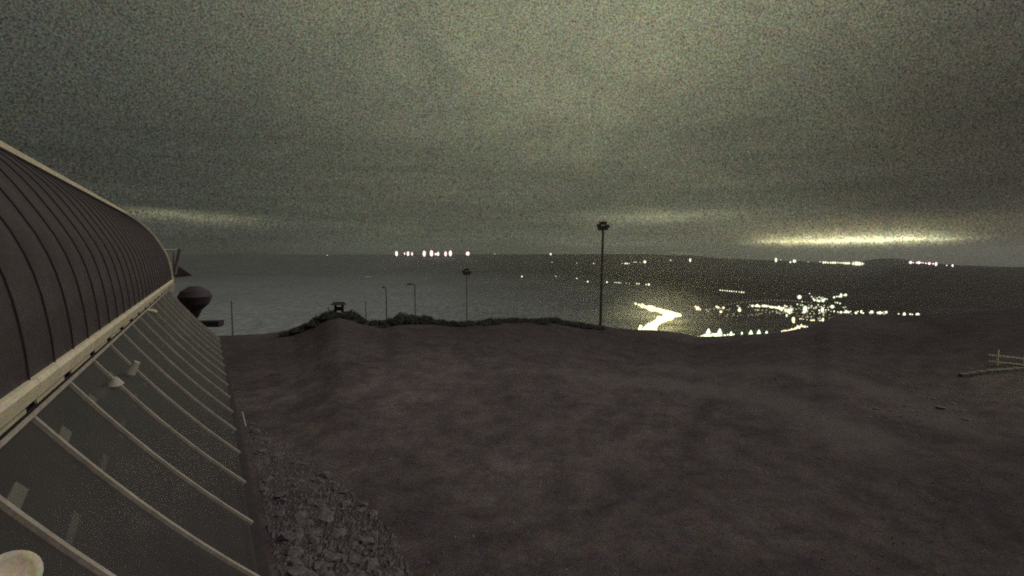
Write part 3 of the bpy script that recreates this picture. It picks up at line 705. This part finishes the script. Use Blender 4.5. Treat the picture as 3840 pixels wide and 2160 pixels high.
# small rubble and heath tufts: uncountable
mb = MB()
for k in range(4200):
    p = rub_pt(); s = random.uniform(.03, .10); z = height(p.x, p.y)
    vs = [Vector((p.x, p.y, z)) + Vector((math.cos(t) * s * random.uniform(.7, 1.2), math.sin(t) * s * random.uniform(.7, 1.2), -.02)) for t in (0, 1.57, 3.14, 4.71)] + [Vector((p.x, p.y, z + s * .7))]
    mb.add(vs, [(0, 1, 4), (1, 2, 4), (2, 3, 4), (3, 0, 4)])
tag(mb.build('rubble', m_stone), 'small broken rubble at the foot of the glass fronted building', 'rubble', kind='stuff')
m_tuft = mat('dry_heather', (0.26, 0.23, 0.23), .95, 0, .3, .5, col2=(.48, .43, .40), spec=.1)
mb = MB()
for k in range(5000):
    az = random.uniform(-.50, .95); r = 7 + 44 * random.random() ** .75; x, y = r * math.sin(az), r * math.cos(az)
    if Vector((x, y, 0)).dot(Nv) < 1.4 and Vector((x, y, 0)).dot(Ev) < 26: continue
    if noise.noise((x * .3, y * .3, 0)) < -.1 + random.uniform(-.3, .3): continue
    z = height(x, y); 
    for q in range(3):
        a = random.uniform(0, 6.28); s = random.uniform(.03, .07); w_ = s * .35
        tip = Vector((x + math.cos(a) * s * .8, y + math.sin(a) * s * .8, z + s)); bs = Vector((-math.sin(a), math.cos(a), 0)) * w_
        mb.add([Vector((x, y, z - .02)) - bs, Vector((x, y, z - .02)) + bs, tip], [(0, 1, 2)])
tag(mb.build('heather', m_tuft), 'dry brown heather and grass tufts over the plateau', 'heather', kind='stuff')

# ------------------------------------------------------------------ lit railing and lamp at right
_p, RR = hit(3735, 1372, 0, 6, 100); fl0 = pt(3725, 1338, RR); 
rb = Vector((fl0.x, fl0.y, height(fl0.x, fl0.y)))
fence = empty('railing', rb, 'pale lit railing with posts at the right edge of the plateau', 'railing')
dirf = (pt(3920, 1322, RR) - pt(3725, 1338, RR)); dirf.z = 0; dirf.normalize()
topz = pt(3760, 1336, RR).z
for i in range(8):
    p = rb + dirf * (i * 1.0 + .2); gz = height(p.x, p.y)
    mb = MB(); mb.box((p.x, p.y, (gz + topz + .35) / 2), dirf * .035, Vector((-dirf.y, dirf.x, 0)) * .03, Zv * ((topz + .35 - gz) / 2)); fix(mb, rb).build('post', m_rail, fence)
for hgt in (0, -.35):
    mb = MB(); mb.box((rb.x + dirf.x * 3.7, rb.y + dirf.y * 3.7, topz + hgt), dirf * 3.9, Vector((-dirf.y, dirf.x, 0)) * .025, Zv * .03); fix(mb, rb).build('rail', m_rail, fence)
# low kerb stones lit behind it
p1, _ = hit(3600, 1412, 0, 6, 100); p2, _ = hit(3900, 1385, 0, 6, 100)
kerb = empty('low_wall', p1, 'low pale stone wall catching light at the right edge', 'wall')
kd = (p2 - p1); n_ = 9
for i in range(n_):
    c = p1 + kd * ((i + .5) / n_); c.z = height(c.x, c.y) + .05
    mb = MB(); mb.box(c, kd.normalized() * (kd.length / n_ / 2 - .015), Vector((-kd.y, kd.x, 0)).normalized() * .16, Zv * (.08 + random.uniform(-.015, .015))); fix(mb, p1).build('block', m_pstone, kerb)
lp = pt(3960, 1330, RR - 3); lz = height(lp.x, lp.y)
lamp = empty('street_lamp', (lp.x, lp.y, lz), 'lit lamp on a short post beside the railing, just past the right edge', 'street lamp')
mb = MB(); mb.tube((0, 0, 0), (0, 0, 2.6), .06, .045, 10); mb.build('post', m_post, lamp)
m_lamp = emis('lamp_glass_lit', (1.0, 0.98, 0.62), 330.0)
mb = MB(); mb.ball((0, 0, 2.75), .13, .13, .15); mb.build('globe', m_lamp, lamp)

# ------------------------------------------------------------------ lights in the valley
m_white = emis('lamp_white', (1.0, 0.98, 0.68), 2.5)
m_green = emis('lamp_cool', (0.92, 1.0, 0.68), 2.3)
m_warm = emis('lamp_warm', (1.0, 0.86, 0.52), 2.6)
m_dim = emis('lamp_dim', (0.80, 0.72, 0.48), 0.75)
m_pink = emis('lamp_red_white', (1.0, 0.74, 0.72), 5.0)
m_warm2 = emis('lamp_warm_weak', (1.0, 0.88, 0.50), 1.1); m_green2 = emis('lamp_cool_weak', (0.85, 1.0, 0.62), 1.1)
for m_ in (m_white, m_green, m_warm, m_dim, m_pink, m_warm2, m_green2): m_.cycles.emission_sampling = 'NONE'
m_flood = emis('floodlight_yellow', (1.0, 0.92, 0.45), 110.0)
m_cone = emis('floodlight_green', (0.86, 1.0, 0.66), 3.4)
def lamp_mesh(m, shape='ball'):
    mb = MB(); mb.tube((0, 0, 0), (0, 0, 1.2), .06, .05, 5, mi=1)
    if shape == 'ball': mb.ball((0, 0, 1.6), .5, .5, .5, 8, 6)
    elif shape == 'tall': mb.ball((0, 0, 1.9), .5, .5, .85, 8, 6)
    elif shape == 'wide': mb.ball((0, 0, 1.5), .8, .5, .35, 10, 6)
    elif shape == 'cone': mb.tube((0, 0, .35), (0, 0, 1.5), .62, .10, 10)
    return mb.mesh('valley_lamp', [m, m_post], True)
LM = {}
def vlight(x, y, w, m, label, group, shape='ball', name='street_lamp', cat='street lamp'):
    key = (m.name, shape)
    if key not in LM: LM[key] = lamp_mesh(m, shape)
    p, r = hit(x, y, lift=1.6 * w, rmin=150)
    D_ = w * r / F * 1.05
    hc = {'ball': 1.6, 'tall': 1.9, 'wide': 1.5, 'cone': .9}[shape]
    o = link(name, LM[key], loc=(p.x, p.y, p.z - hc * D_), scale=(D_, D_, D_)); return tag(o, label, cat, group)
# red hazard lights on the far ridge
g = 'pinkish white beacons in a row on the far skyline'
BE = [(1487, 951, 12, 'tall', 'leftmost'), (1517, 951, 6, 'tall', 'tiny second'), (1530, 951, 11, 'tall', 'bigger third'), (1545, 952, 8, 'tall', 'small fourth'), (1591, 951, 14, 'tall', 'large fifth'),
      (1618, 950, 15, 'tall', 'brightest sixth'), (1634, 953, 10, 'ball', 'seventh, touching its neighbour'), (1643, 952, 10, 'tall', 'eighth, touching its neighbour'), (1671, 952, 12, 'tall', 'creamy ninth'), (1689, 950, 14, 'tall', 'tenth'), (1754, 951, 17, 'ball', 'largest and rightmost')]
for x, y, w, sh, nm in BE: vlight(x, y, w * .92, m_pink, nm + ' beacon of the red white row on the skyline', g, sh, 'beacon', 'beacon')
vlight(2065, 953, 8, m_pink, 'lone pinkish beacon on the skyline left of the tall mast', None, 'ball', 'beacon', 'beacon')
def cl(lst, m, label, group, **k):
    for t in lst:
        x, y, w = t[:3]; vlight(x, y, w, m, label, group, t[3] if len(t) > 3 else 'ball', **k)
cl([(1227, 957, 3), (1855, 953, 3), (2070, 983, 3.5)], m_white, 'tiny white light standing alone along the far ridge', 'single far ridge lights')
cl([(2163, 987, 3), (2226, 988, 4.5), (2333, 988, 3), (2345, 988, 7), (2352, 988, 6), (2360, 988, 4), (2378, 983, 4), (2385, 983, 4), (2400, 984, 3), (2418, 982, 12), (2515, 976, 5)], m_white,
   'small white lamp in the broken row below the skyline right of the tall mast', 'lamps below the skyline right of the tall mast')
vlight(2588, 976, 8, m_white, 'tall bright white lamp alone below the skyline, right of the broken row', None, 'tall')
cl([(2910, 975, 9, 'tall'), (2928, 974, 3), (2964, 983, 7), (2979, 979, 12), (3031, 982, 3), (3075, 982, 4)], m_white, 'white lamp scattered on the skyline left of the bright string', 'scattered lamps left of the bright string')
row = [(3088, 984, 8), (3096, 984, 8), (3105, 985, 6), (3115, 985, 7), (3124, 985, 8), (3132, 985, 8), (3142, 985, 5), (3150, 986, 5), (3156, 986, 5), (3163, 986, 7), (3170, 987, 8), (3177, 987, 8), (3184, 987, 8)]
cl(row, m_white, 'lamp in the tight bright string under the lit cloud', 'bright string of lamps under the lit cloud')
cl([(3202, 988, 12), (3212, 988, 14), (3222, 989, 13), (3232, 989, 10), (3238, 989, 5)], m_white, 'brightest merged lamp at the right end of the string', 'brightest lamps ending the string', )
cl([(3415, 984, 8), (3425, 985, 3), (3437, 985, 4), (3446, 985, 8), (3456, 985, 3), (3462, 986, 3), (3472, 987, 4), (3485, 988, 7), (3499, 989, 4), (3510, 990, 6, 'tall'), (3550, 995, 3), (3572, 996, 4, 'tall')], m_pink,
   'small pinkish lamp in the row right of the dark dome hill', 'pinkish lamps right of the dome hill')
cl([(1957, 1037, 7), (2082, 1035, 3), (2086, 1037, 3), (2163, 1044, 5), (2204, 1056, 7), (2276, 1058, 7)], m_green, 'small cool white lamp in the loose row across mid valley', 'loose row of lamps across mid valley')
cl([(2306, 1059, 4), (2313, 1060, 4), (2321, 1060, 5), (2328, 1061, 3), (2348, 1062, 3), (2360, 1063, 2.4), (2388, 1064, 5), (2396, 1064, 5), (2423, 1067, 5), (2433, 1067, 9)], m_green,
   'lamp in the short mid valley row ending right in a brighter one', 'short row of lamps in mid valley')
cl([(1372 + 0, 1038, 2.4), (1378, 1038, 3), (1384, 1038, 3.4), (1392, 1038, 2.4)], m_dim, 'faint lamp on the far left lake shore', 'faint lamps on the left shore')
cl([(x, 1088 + (x - 2700) * .095, w) for x, w in ((2701, 5), (2710, 5), (2719, 4), (2727, 4.5), (2736, 5), (2744, 5.5), (2752, 4), (2761, 4.5), (2772, 4), (2781, 6), (2789, 4.5))], m_green,
   'lamp in the bright line of road lamps above the village', 'line of road lamps above the village')
cl([(2600, 1072, 3), (2612, 1074, 2.4), (2643, 1079, 3), (2866, 1100, 3), (2912, 1101, 2.4)], m_dim, 'faint lamp near the line of road lamps', 'faint lamps around the upper road')
# village
V1 = [(2616, 1156, 16), (2608, 1150, 8), (2625, 1160, 8), (2687, 1150, 8), (2694, 1153, 8), (2713, 1154, 9), (2703, 1169, 10), (2773, 1163, 13), (2773, 1156, 8)]
cl(V1, m_warm, 'warm white lamp at the left end of the village', 'warm lamps at the left end of the village')
V2 = [(2822, 1147, 9), (2834, 1147, 8), (2840, 1146, 11), (2848, 1149, 7), (2860, 1147, 8), (2866, 1147, 10), (2874, 1148, 9), (2882, 1148, 5), (2889, 1151, 8), (2896, 1152, 9), (2903, 1152, 7), (2909, 1153, 8), (2915, 1155, 7), (2921, 1152, 10), (2923, 1159, 6), (2931, 1159, 8, 'tall'), (2938, 1156, 6),
      (2944, 1160, 7), (2950, 1149, 5), (2943, 1146, 5)]
cl(V2[:9], m_white, 'white lamp in the left half of the curved upper street', 'lamps of the curved upper street')
cl(V2[9:], m_white, 'white lamp in the right half of the curved upper street', 'lamps of the curved upper street')
V3 = [(2948, 1164, 13), (2956, 1166, 14), (2964, 1163, 14), (2970, 1160, 9), (2960, 1173, 10), (2966, 1170, 9), (2950, 1183, 6, 'tall')]
cl(V3, m_green, 'large cool lamp in the brightest knot at the village centre', 'brightest knot at the village centre')
V4 = [(2998, 1114, 14), (3008, 1131, 4), (3036, 1101, 4), (3054, 1125, 8), (3049, 1119, 5), (3066, 1127, 8), (3072, 1129, 8), (3086, 1127, 11), (3092, 1122, 8), (3101, 1121, 4), (3072, 1114, 4), (3079, 1117, 3.5), (3044, 1112, 4), (3064, 1118, 4)]
cl(V4, m_green, 'cool lamp in the upper cluster at the back of the village', 'upper cluster at the back of the village')
V5 = [(3128, 1115, 7), (3138, 1112, 5), (3147, 1112, 6), (3154, 1108, 8, 'tall'), (3165, 1107, 5), (3171, 1106, 9)]
cl(V5, m_green, 'small white lamp in the rising row at the upper right of the village', 'rising row upper right of the village')
V6 = [(3019, 1160, 14, 'tall'), (3016, 1170, 10), (3024, 1166, 10), (3010, 1172, 5), (3084, 1162, 10, 'tall'), (3072, 1164, 6), (3097, 1162, 4), (3107, 1162, 4), (3121, 1150, 12), (2990, 1141, 5), (3002, 1144, 3.5), (3010, 1144, 4), (3022, 1150, 5), (3033, 1155, 5),
      (3052, 1156, 4), (3060, 1155, 4), (3068, 1143, 4), (3080, 1150, 3.5), (3044, 1146, 3.5), (3088, 1181, 4), (3087, 1172, 4), (3075, 1171, 4), (3071, 1176, 3), (3140, 1135, 5), (3150, 1138, 5), (3132, 1134, 3.5)]
cl(V6, m_green, 'cool lamp among the scattered lights in the right half of the village', 'scattered lamps in the right half of the village')
V7 = [(3128, 1167, 5), (3142, 1170, 4), (3154, 1171, 8), (3166, 1171, 5), (3174, 1169, 10), (3182, 1171, 7), (3190, 1168, 4), (3210, 1173, 8), (3217, 1168, 4), (3230, 1169, 6, 'tall'), (3237, 1174, 5), (3269, 1170, 10), (3262, 1172, 5), (3293, 1173, 8), (3300, 1173, 10), (3309, 1173, 5), (3323, 1171, 8),
      (3370, 1177, 4), (3391, 1180, 8, 'tall'), (3413, 1178, 5), (3421, 1179, 4), (3441, 1180, 11), (3448, 1182, 5)]
cl(V7, m_white, 'white lamp in the long street running right from the village', 'lamps of the long street running right')
rnd = random.Random(3); V8 = []
for k in range(46):
    t = rnd.random(); x = 2650 + t * 330; V8.append((x, 1172 + 8 * math.sin(t * 5) + rnd.uniform(-5, 6) + t * 6, rnd.uniform(2.2, 4.4)))
V9 = []
for k in range(34):
    t = rnd.random(); V9.append((2985 + t * 140, 1172 + rnd.uniform(-26, 24), rnd.uniform(2, 4)))
V10 = [(2975, 1199, 11, 'tall'), (2976, 1207, 9), (3041, 1201, 5), (3047, 1201, 5), (3053, 1201, 5), (3075, 1202, 4), (3081, 1201, 4), (3086, 1199, 7, 'tall'), (3000, 1196, 4), (3006, 1195, 4), (3013, 1197, 3), (3026, 1199, 3)]
cl(V10, m_warm, 'lamp in the lower front line of the village', 'lamps of the lower front line')
V11 = []
for (xa, ya, xb, yb, n_) in ((2640, 1160, 2760, 1160, 14), (2760, 1150, 2830, 1146, 8), (2830, 1158, 2950, 1176, 16), (2930, 1150, 3010, 1160, 12), (3010, 1150, 3120, 1152, 18), (3020, 1172, 3120, 1170, 16), (2985, 1186, 3090, 1196, 12), (3040, 1112, 3110, 1124, 10), (3120, 1150, 3180, 1158, 7), (2660, 1262, 2880, 1254, 14), (3120, 1172, 3330, 1174, 18)):
    for k in range(n_):
        t = rnd.random(); V11.append((xa + (xb - xa) * t, ya + (yb - ya) * t + rnd.gauss(0, 3), rnd.uniform(2.5, 5)))
WEAK = [(t, 0 if rnd.random() < .6 else 2) for t in V11]
# arc of a faint road behind the village
AR = [(2720 + t * 11.5, 1142 - 20 * math.sin(t / 30 * 2.6) + t * .2, 2.6 + (t % 3) * .3) for t in range(0, 29)]
WEAK += [(t, 1) for t in V8 + V9 + AR]
mb = MB()
for (x, y, w), mi in WEAK:
    p, r_ = hit(x, y, lift=1.6 * w, rmin=150); D_ = w * r_ / F * 1.1
    mb.tube(p - Zv * 1.6 * D_, p - Zv * .4 * D_, .06 * D_, .05 * D_, 4, mi=3); mb.ball(p, .5 * D_, .5 * D_, .5 * D_, 6, 4, mi=mi)
tag(mb.build('village_lights', [m_warm2, m_dim, m_green2, m_post], None, True), 'countless weak window and street lights scattered through the village', 'lights', kind='stuff')
# lower road; light cones under the lamps modelled as glowing solids
cl([(2600, 1271, 6)], m_green, 'single small white lamp at the left end of the lower road', None)
cl([(2617, 1265, 10), (2624, 1268, 8), (2632, 1264, 11)], m_warm, 'yellowish lamp starting the lower bright road', 'yellowish lamps starting the lower road')
cl([(2657, 1249, 25, 'cone'), (2699, 1249, 25, 'cone'), (2742, 1251, 13, 'cone'), (2816, 1252, 20, 'cone'), (2846, 1250, 19, 'cone'), (2875, 1249, 12, 'cone')], m_cone,
   'bright floodlight with its glowing cone of light over the lower road', 'floodlights with cones of light over the lower road', name='floodlight', cat='floodlight')
cl([(2640, 1262, 18, 'wide'), (2655, 1259, 24, 'wide'), (2674, 1257, 24, 'wide'), (2690, 1257, 24, 'wide'), (2716, 1257, 9, 'wide'), (2830, 1257, 9, 'wide'), (2729, 1255, 6), (2752, 1254, 5), (2782, 1250, 6, 'tall'), (2858, 1254, 5), (2884, 1252, 5)], m_cone,
   'flat bright lamp between the cones of the lower road', 'flat lamps between the cones of the lower road')
cl([(2933, 1243, 7), (2940, 1240, 4, 'tall'), (2947, 1242, 6, 'tall'), (2955, 1239, 5), (2962, 1238, 7), (2969, 1236, 6, 'tall'), (2977, 1236, 9), (2984, 1232, 10), (2991, 1226, 7, 'tall'), (2998, 1228, 7, 'tall'), (3005, 1221, 6, 'tall'), (3011, 1224, 6), (3018, 1226, 6, 'tall'), (3027, 1226, 6)], m_warm,
   'warm lamp in the rising end of the lower road', 'warm lamps on the rising end of the lower road')

# ------------------------------------------------------------------ floodlit ski run: a bent strip of snow on the valley floor
def strip_on_land(name, centre, m, label=None):
    """centre: (x, y, halfwidth px) list along the strip; laid on the land"""
    pts_ = []
    for x, y, hw in centre:
        p, r = hit(x, y, 0, 150); pts_.append((p, hw * r / F))
    vs = []; fs = []; sub = 8
    P = []
    for (p, w), (q, w2) in zip(pts_, pts_[1:]):
        for k in range(sub): t = k / sub; P.append((p.lerp(q, t), w + (w2 - w) * t))
    P.append(pts_[-1])
    for i, (p, w) in enumerate(P):
        d_ = (P[min(i + 1, len(P) - 1)][0] - P[max(i - 1, 0)][0]); d_.z = 0; d_.normalize(); s_ = Vector((-d_.y, d_.x, 0))
        for k in range(-3, 4):
            v = p + s_ * (w * k / 3 * (1 + .15 * noise.noise((i * .3, k, 0)))); vs.append((v.x, v.y, height(v.x, v.y) + .35))
    for i in range(len(P) - 1):
        for k in range(6): fs.append((i * 7 + k, i * 7 + k + 1, i * 7 + k + 8, i * 7 + k + 7))
    me = bpy.data.meshes.new(name); me.from_pydata(vs, [], fs); me.materials.append(m); me.update()
    if me.polygons[0].normal.z < 0: me.flip_normals()
    o = bpy.data.objects.new(name, me); C.objects.link(o); tag(o, kind='structure'); return o
strip_on_land('snow_slope', [(2372, 1137, 6), (2410, 1148, 14), (2445, 1158, 30), (2485, 1168, 30), (2530, 1181, 26)], m_snow)
strip_on_land('snow_slope_lower', [(2540, 1184, 24), (2495, 1195, 30), (2460, 1212, 30), (2440, 1236, 34)], m_snow).name = 'snow_run'
gfl = 'floodlights along the bent ski run'
FL = [(2384, 1139, 4), (2396, 1143, 4), (2409, 1147, 8), (2421, 1151, 6), (2434, 1154, 9), (2443, 1157, 11), (2453, 1159, 9), (2466, 1162, 8), (2478, 1166, 9), (2490, 1170, 9), (2502, 1173, 10), (2514, 1177, 11), (2526, 1180, 10), (2538, 1181, 8), (2549, 1182, 6),
      (2516, 1186, 11), (2505, 1190, 10), (2492, 1194, 10), (2480, 1199, 10), (2468, 1206, 10), (2458, 1214, 10), (2450, 1222, 11), (2440, 1231, 14), (2430, 1237, 13), (2448, 1240, 12), (2420, 1239, 9), (2402, 1243, 6), (2399, 1233, 4), (2403, 1224, 4), (2494, 1180, 8), (2470, 1192, 6)]
for i, (x, y, w) in enumerate(FL):
    vlight(x, y, w * (1.9 if y < 1184 else 2.3 if y < 1215 else 2.7), m_flood, 'intense yellow white floodlight on the ' + ('far tip' if x < 2425 and y < 1155 else 'upper arm' if y < 1179 else 'sharp bend' if y < 1183 else 'lower arm' if y < 1215 else 'broad lower end') + ' of the ski run', gfl, 'ball', 'floodlight', 'floodlight')

# ------------------------------------------------------------------ dark spruces between floodlights and on the near slope
mbm = MB(); mbm.tube((0, 0, 0), (0, 0, 1), .05, .02, 5, mi=1)
for k in range(6):
    z0 = .12 + k * .14; mbm.tube((0, 0, z0), (0, 0, z0 + .26), .26 * (1 - k * .14), .03, 8)
sp_mesh = mbm.mesh('spruce', [m_leaf, m_wood])
TR = [(2411, 1246, 9), (2424, 1250, 7), (2475, 1232, 12), (2484, 1226, 9), (2468, 1240, 8), (2530, 1232, 8), (2396, 1246, 7), (2790, 1262, 12), (2798, 1258, 10), (2725, 1262, 8), (2765, 1263, 9), (2630, 1276, 8), (2650, 1276, 9)]
for i, (x, y, w) in enumerate(TR):
    p, r = hit(x, y, 0, 250); s = w * 2.2 * r / F
    o = link('spruce_tree', sp_mesh, loc=(p.x, p.y, p.z - .3), rot=(0, 0, i), scale=(s, s, s))
    tag(o, 'small dark spruce silhouetted against the ' + ('yellow lit ski run' if x < 2600 else 'cone shaped lights of the lower road'), 'tree', 'spruces before the floodlights')

# scattering volume added to give the floodlit run its bloom
mp_, mr_ = hit(2470, 1195, 0, 250)
mb = MB(); mb.ball((0, 0, 0), 1, 1, 1, 32, 20)
mm_ = bpy.data.materials.new('bloom_mist'); mm_.use_nodes = True; t = mm_.node_tree; t.nodes.clear()
pv = t.nodes.new('ShaderNodeVolumePrincipled'); pv.inputs['Color'].default_value = (0.95, 0.95, 0.9, 1); pv.inputs['Anisotropy'].default_value = 0.3
g_ = t.nodes.new('ShaderNodeTexCoord'); ln_ = t.nodes.new('ShaderNodeVectorMath'); ln_.operation = 'LENGTH'; t.links.new(g_.outputs['Object'], ln_.inputs[0])
a_ = t.nodes.new('ShaderNodeMath'); a_.operation = 'SUBTRACT'; a_.use_clamp = True; a_.inputs[0].default_value = 1; t.links.new(ln_.outputs['Value'], a_.inputs[1])
b_ = t.nodes.new('ShaderNodeMath'); b_.operation = 'POWER'; t.links.new(a_.outputs[0], b_.inputs[0]); b_.inputs[1].default_value = 2.0
c_ = t.nodes.new('ShaderNodeMath'); c_.operation = 'MULTIPLY'; t.links.new(b_.outputs[0], c_.inputs[0]); c_.inputs[1].default_value = 0.0075; t.links.new(c_.outputs[0], pv.inputs['Density'])
o_ = t.nodes.new('ShaderNodeOutputMaterial'); t.links.new(pv.outputs[0], o_.inputs['Volume'])
mo = mb.build('bloom_mist', mm_, None, True); mo.location = (mp_.x, mp_.y - 10, mp_.z + 6); mo.scale = (110, 180, 60)
tag(mo, 'thin volume added for the glow over the floodlit bent ski run', 'bloom_mist', kind='stuff')

# ------------------------------------------------------------------ haze
hb = MB(); hb.box((0, 0, -60), (9500, 0, 0), (0, 9500, 0), (0, 0, 220))
hm = bpy.data.materials.new('haze_air'); hm.use_nodes = True; t = hm.node_tree; t.nodes.clear()
pv = t.nodes.new('ShaderNodeVolumePrincipled'); pv.inputs['Color'].default_value = (0.86, 0.90, 0.84, 1); pv.inputs['Density'].default_value = 1.15e-4; pv.inputs['Anisotropy'].default_value = 0.72
o_ = t.nodes.new('ShaderNodeOutputMaterial'); t.links.new(pv.outputs[0], o_.inputs['Volume'])
hz = hb.build('haze', hm); tag(hz, 'thin pale night haze over the valley', 'haze', kind='stuff')
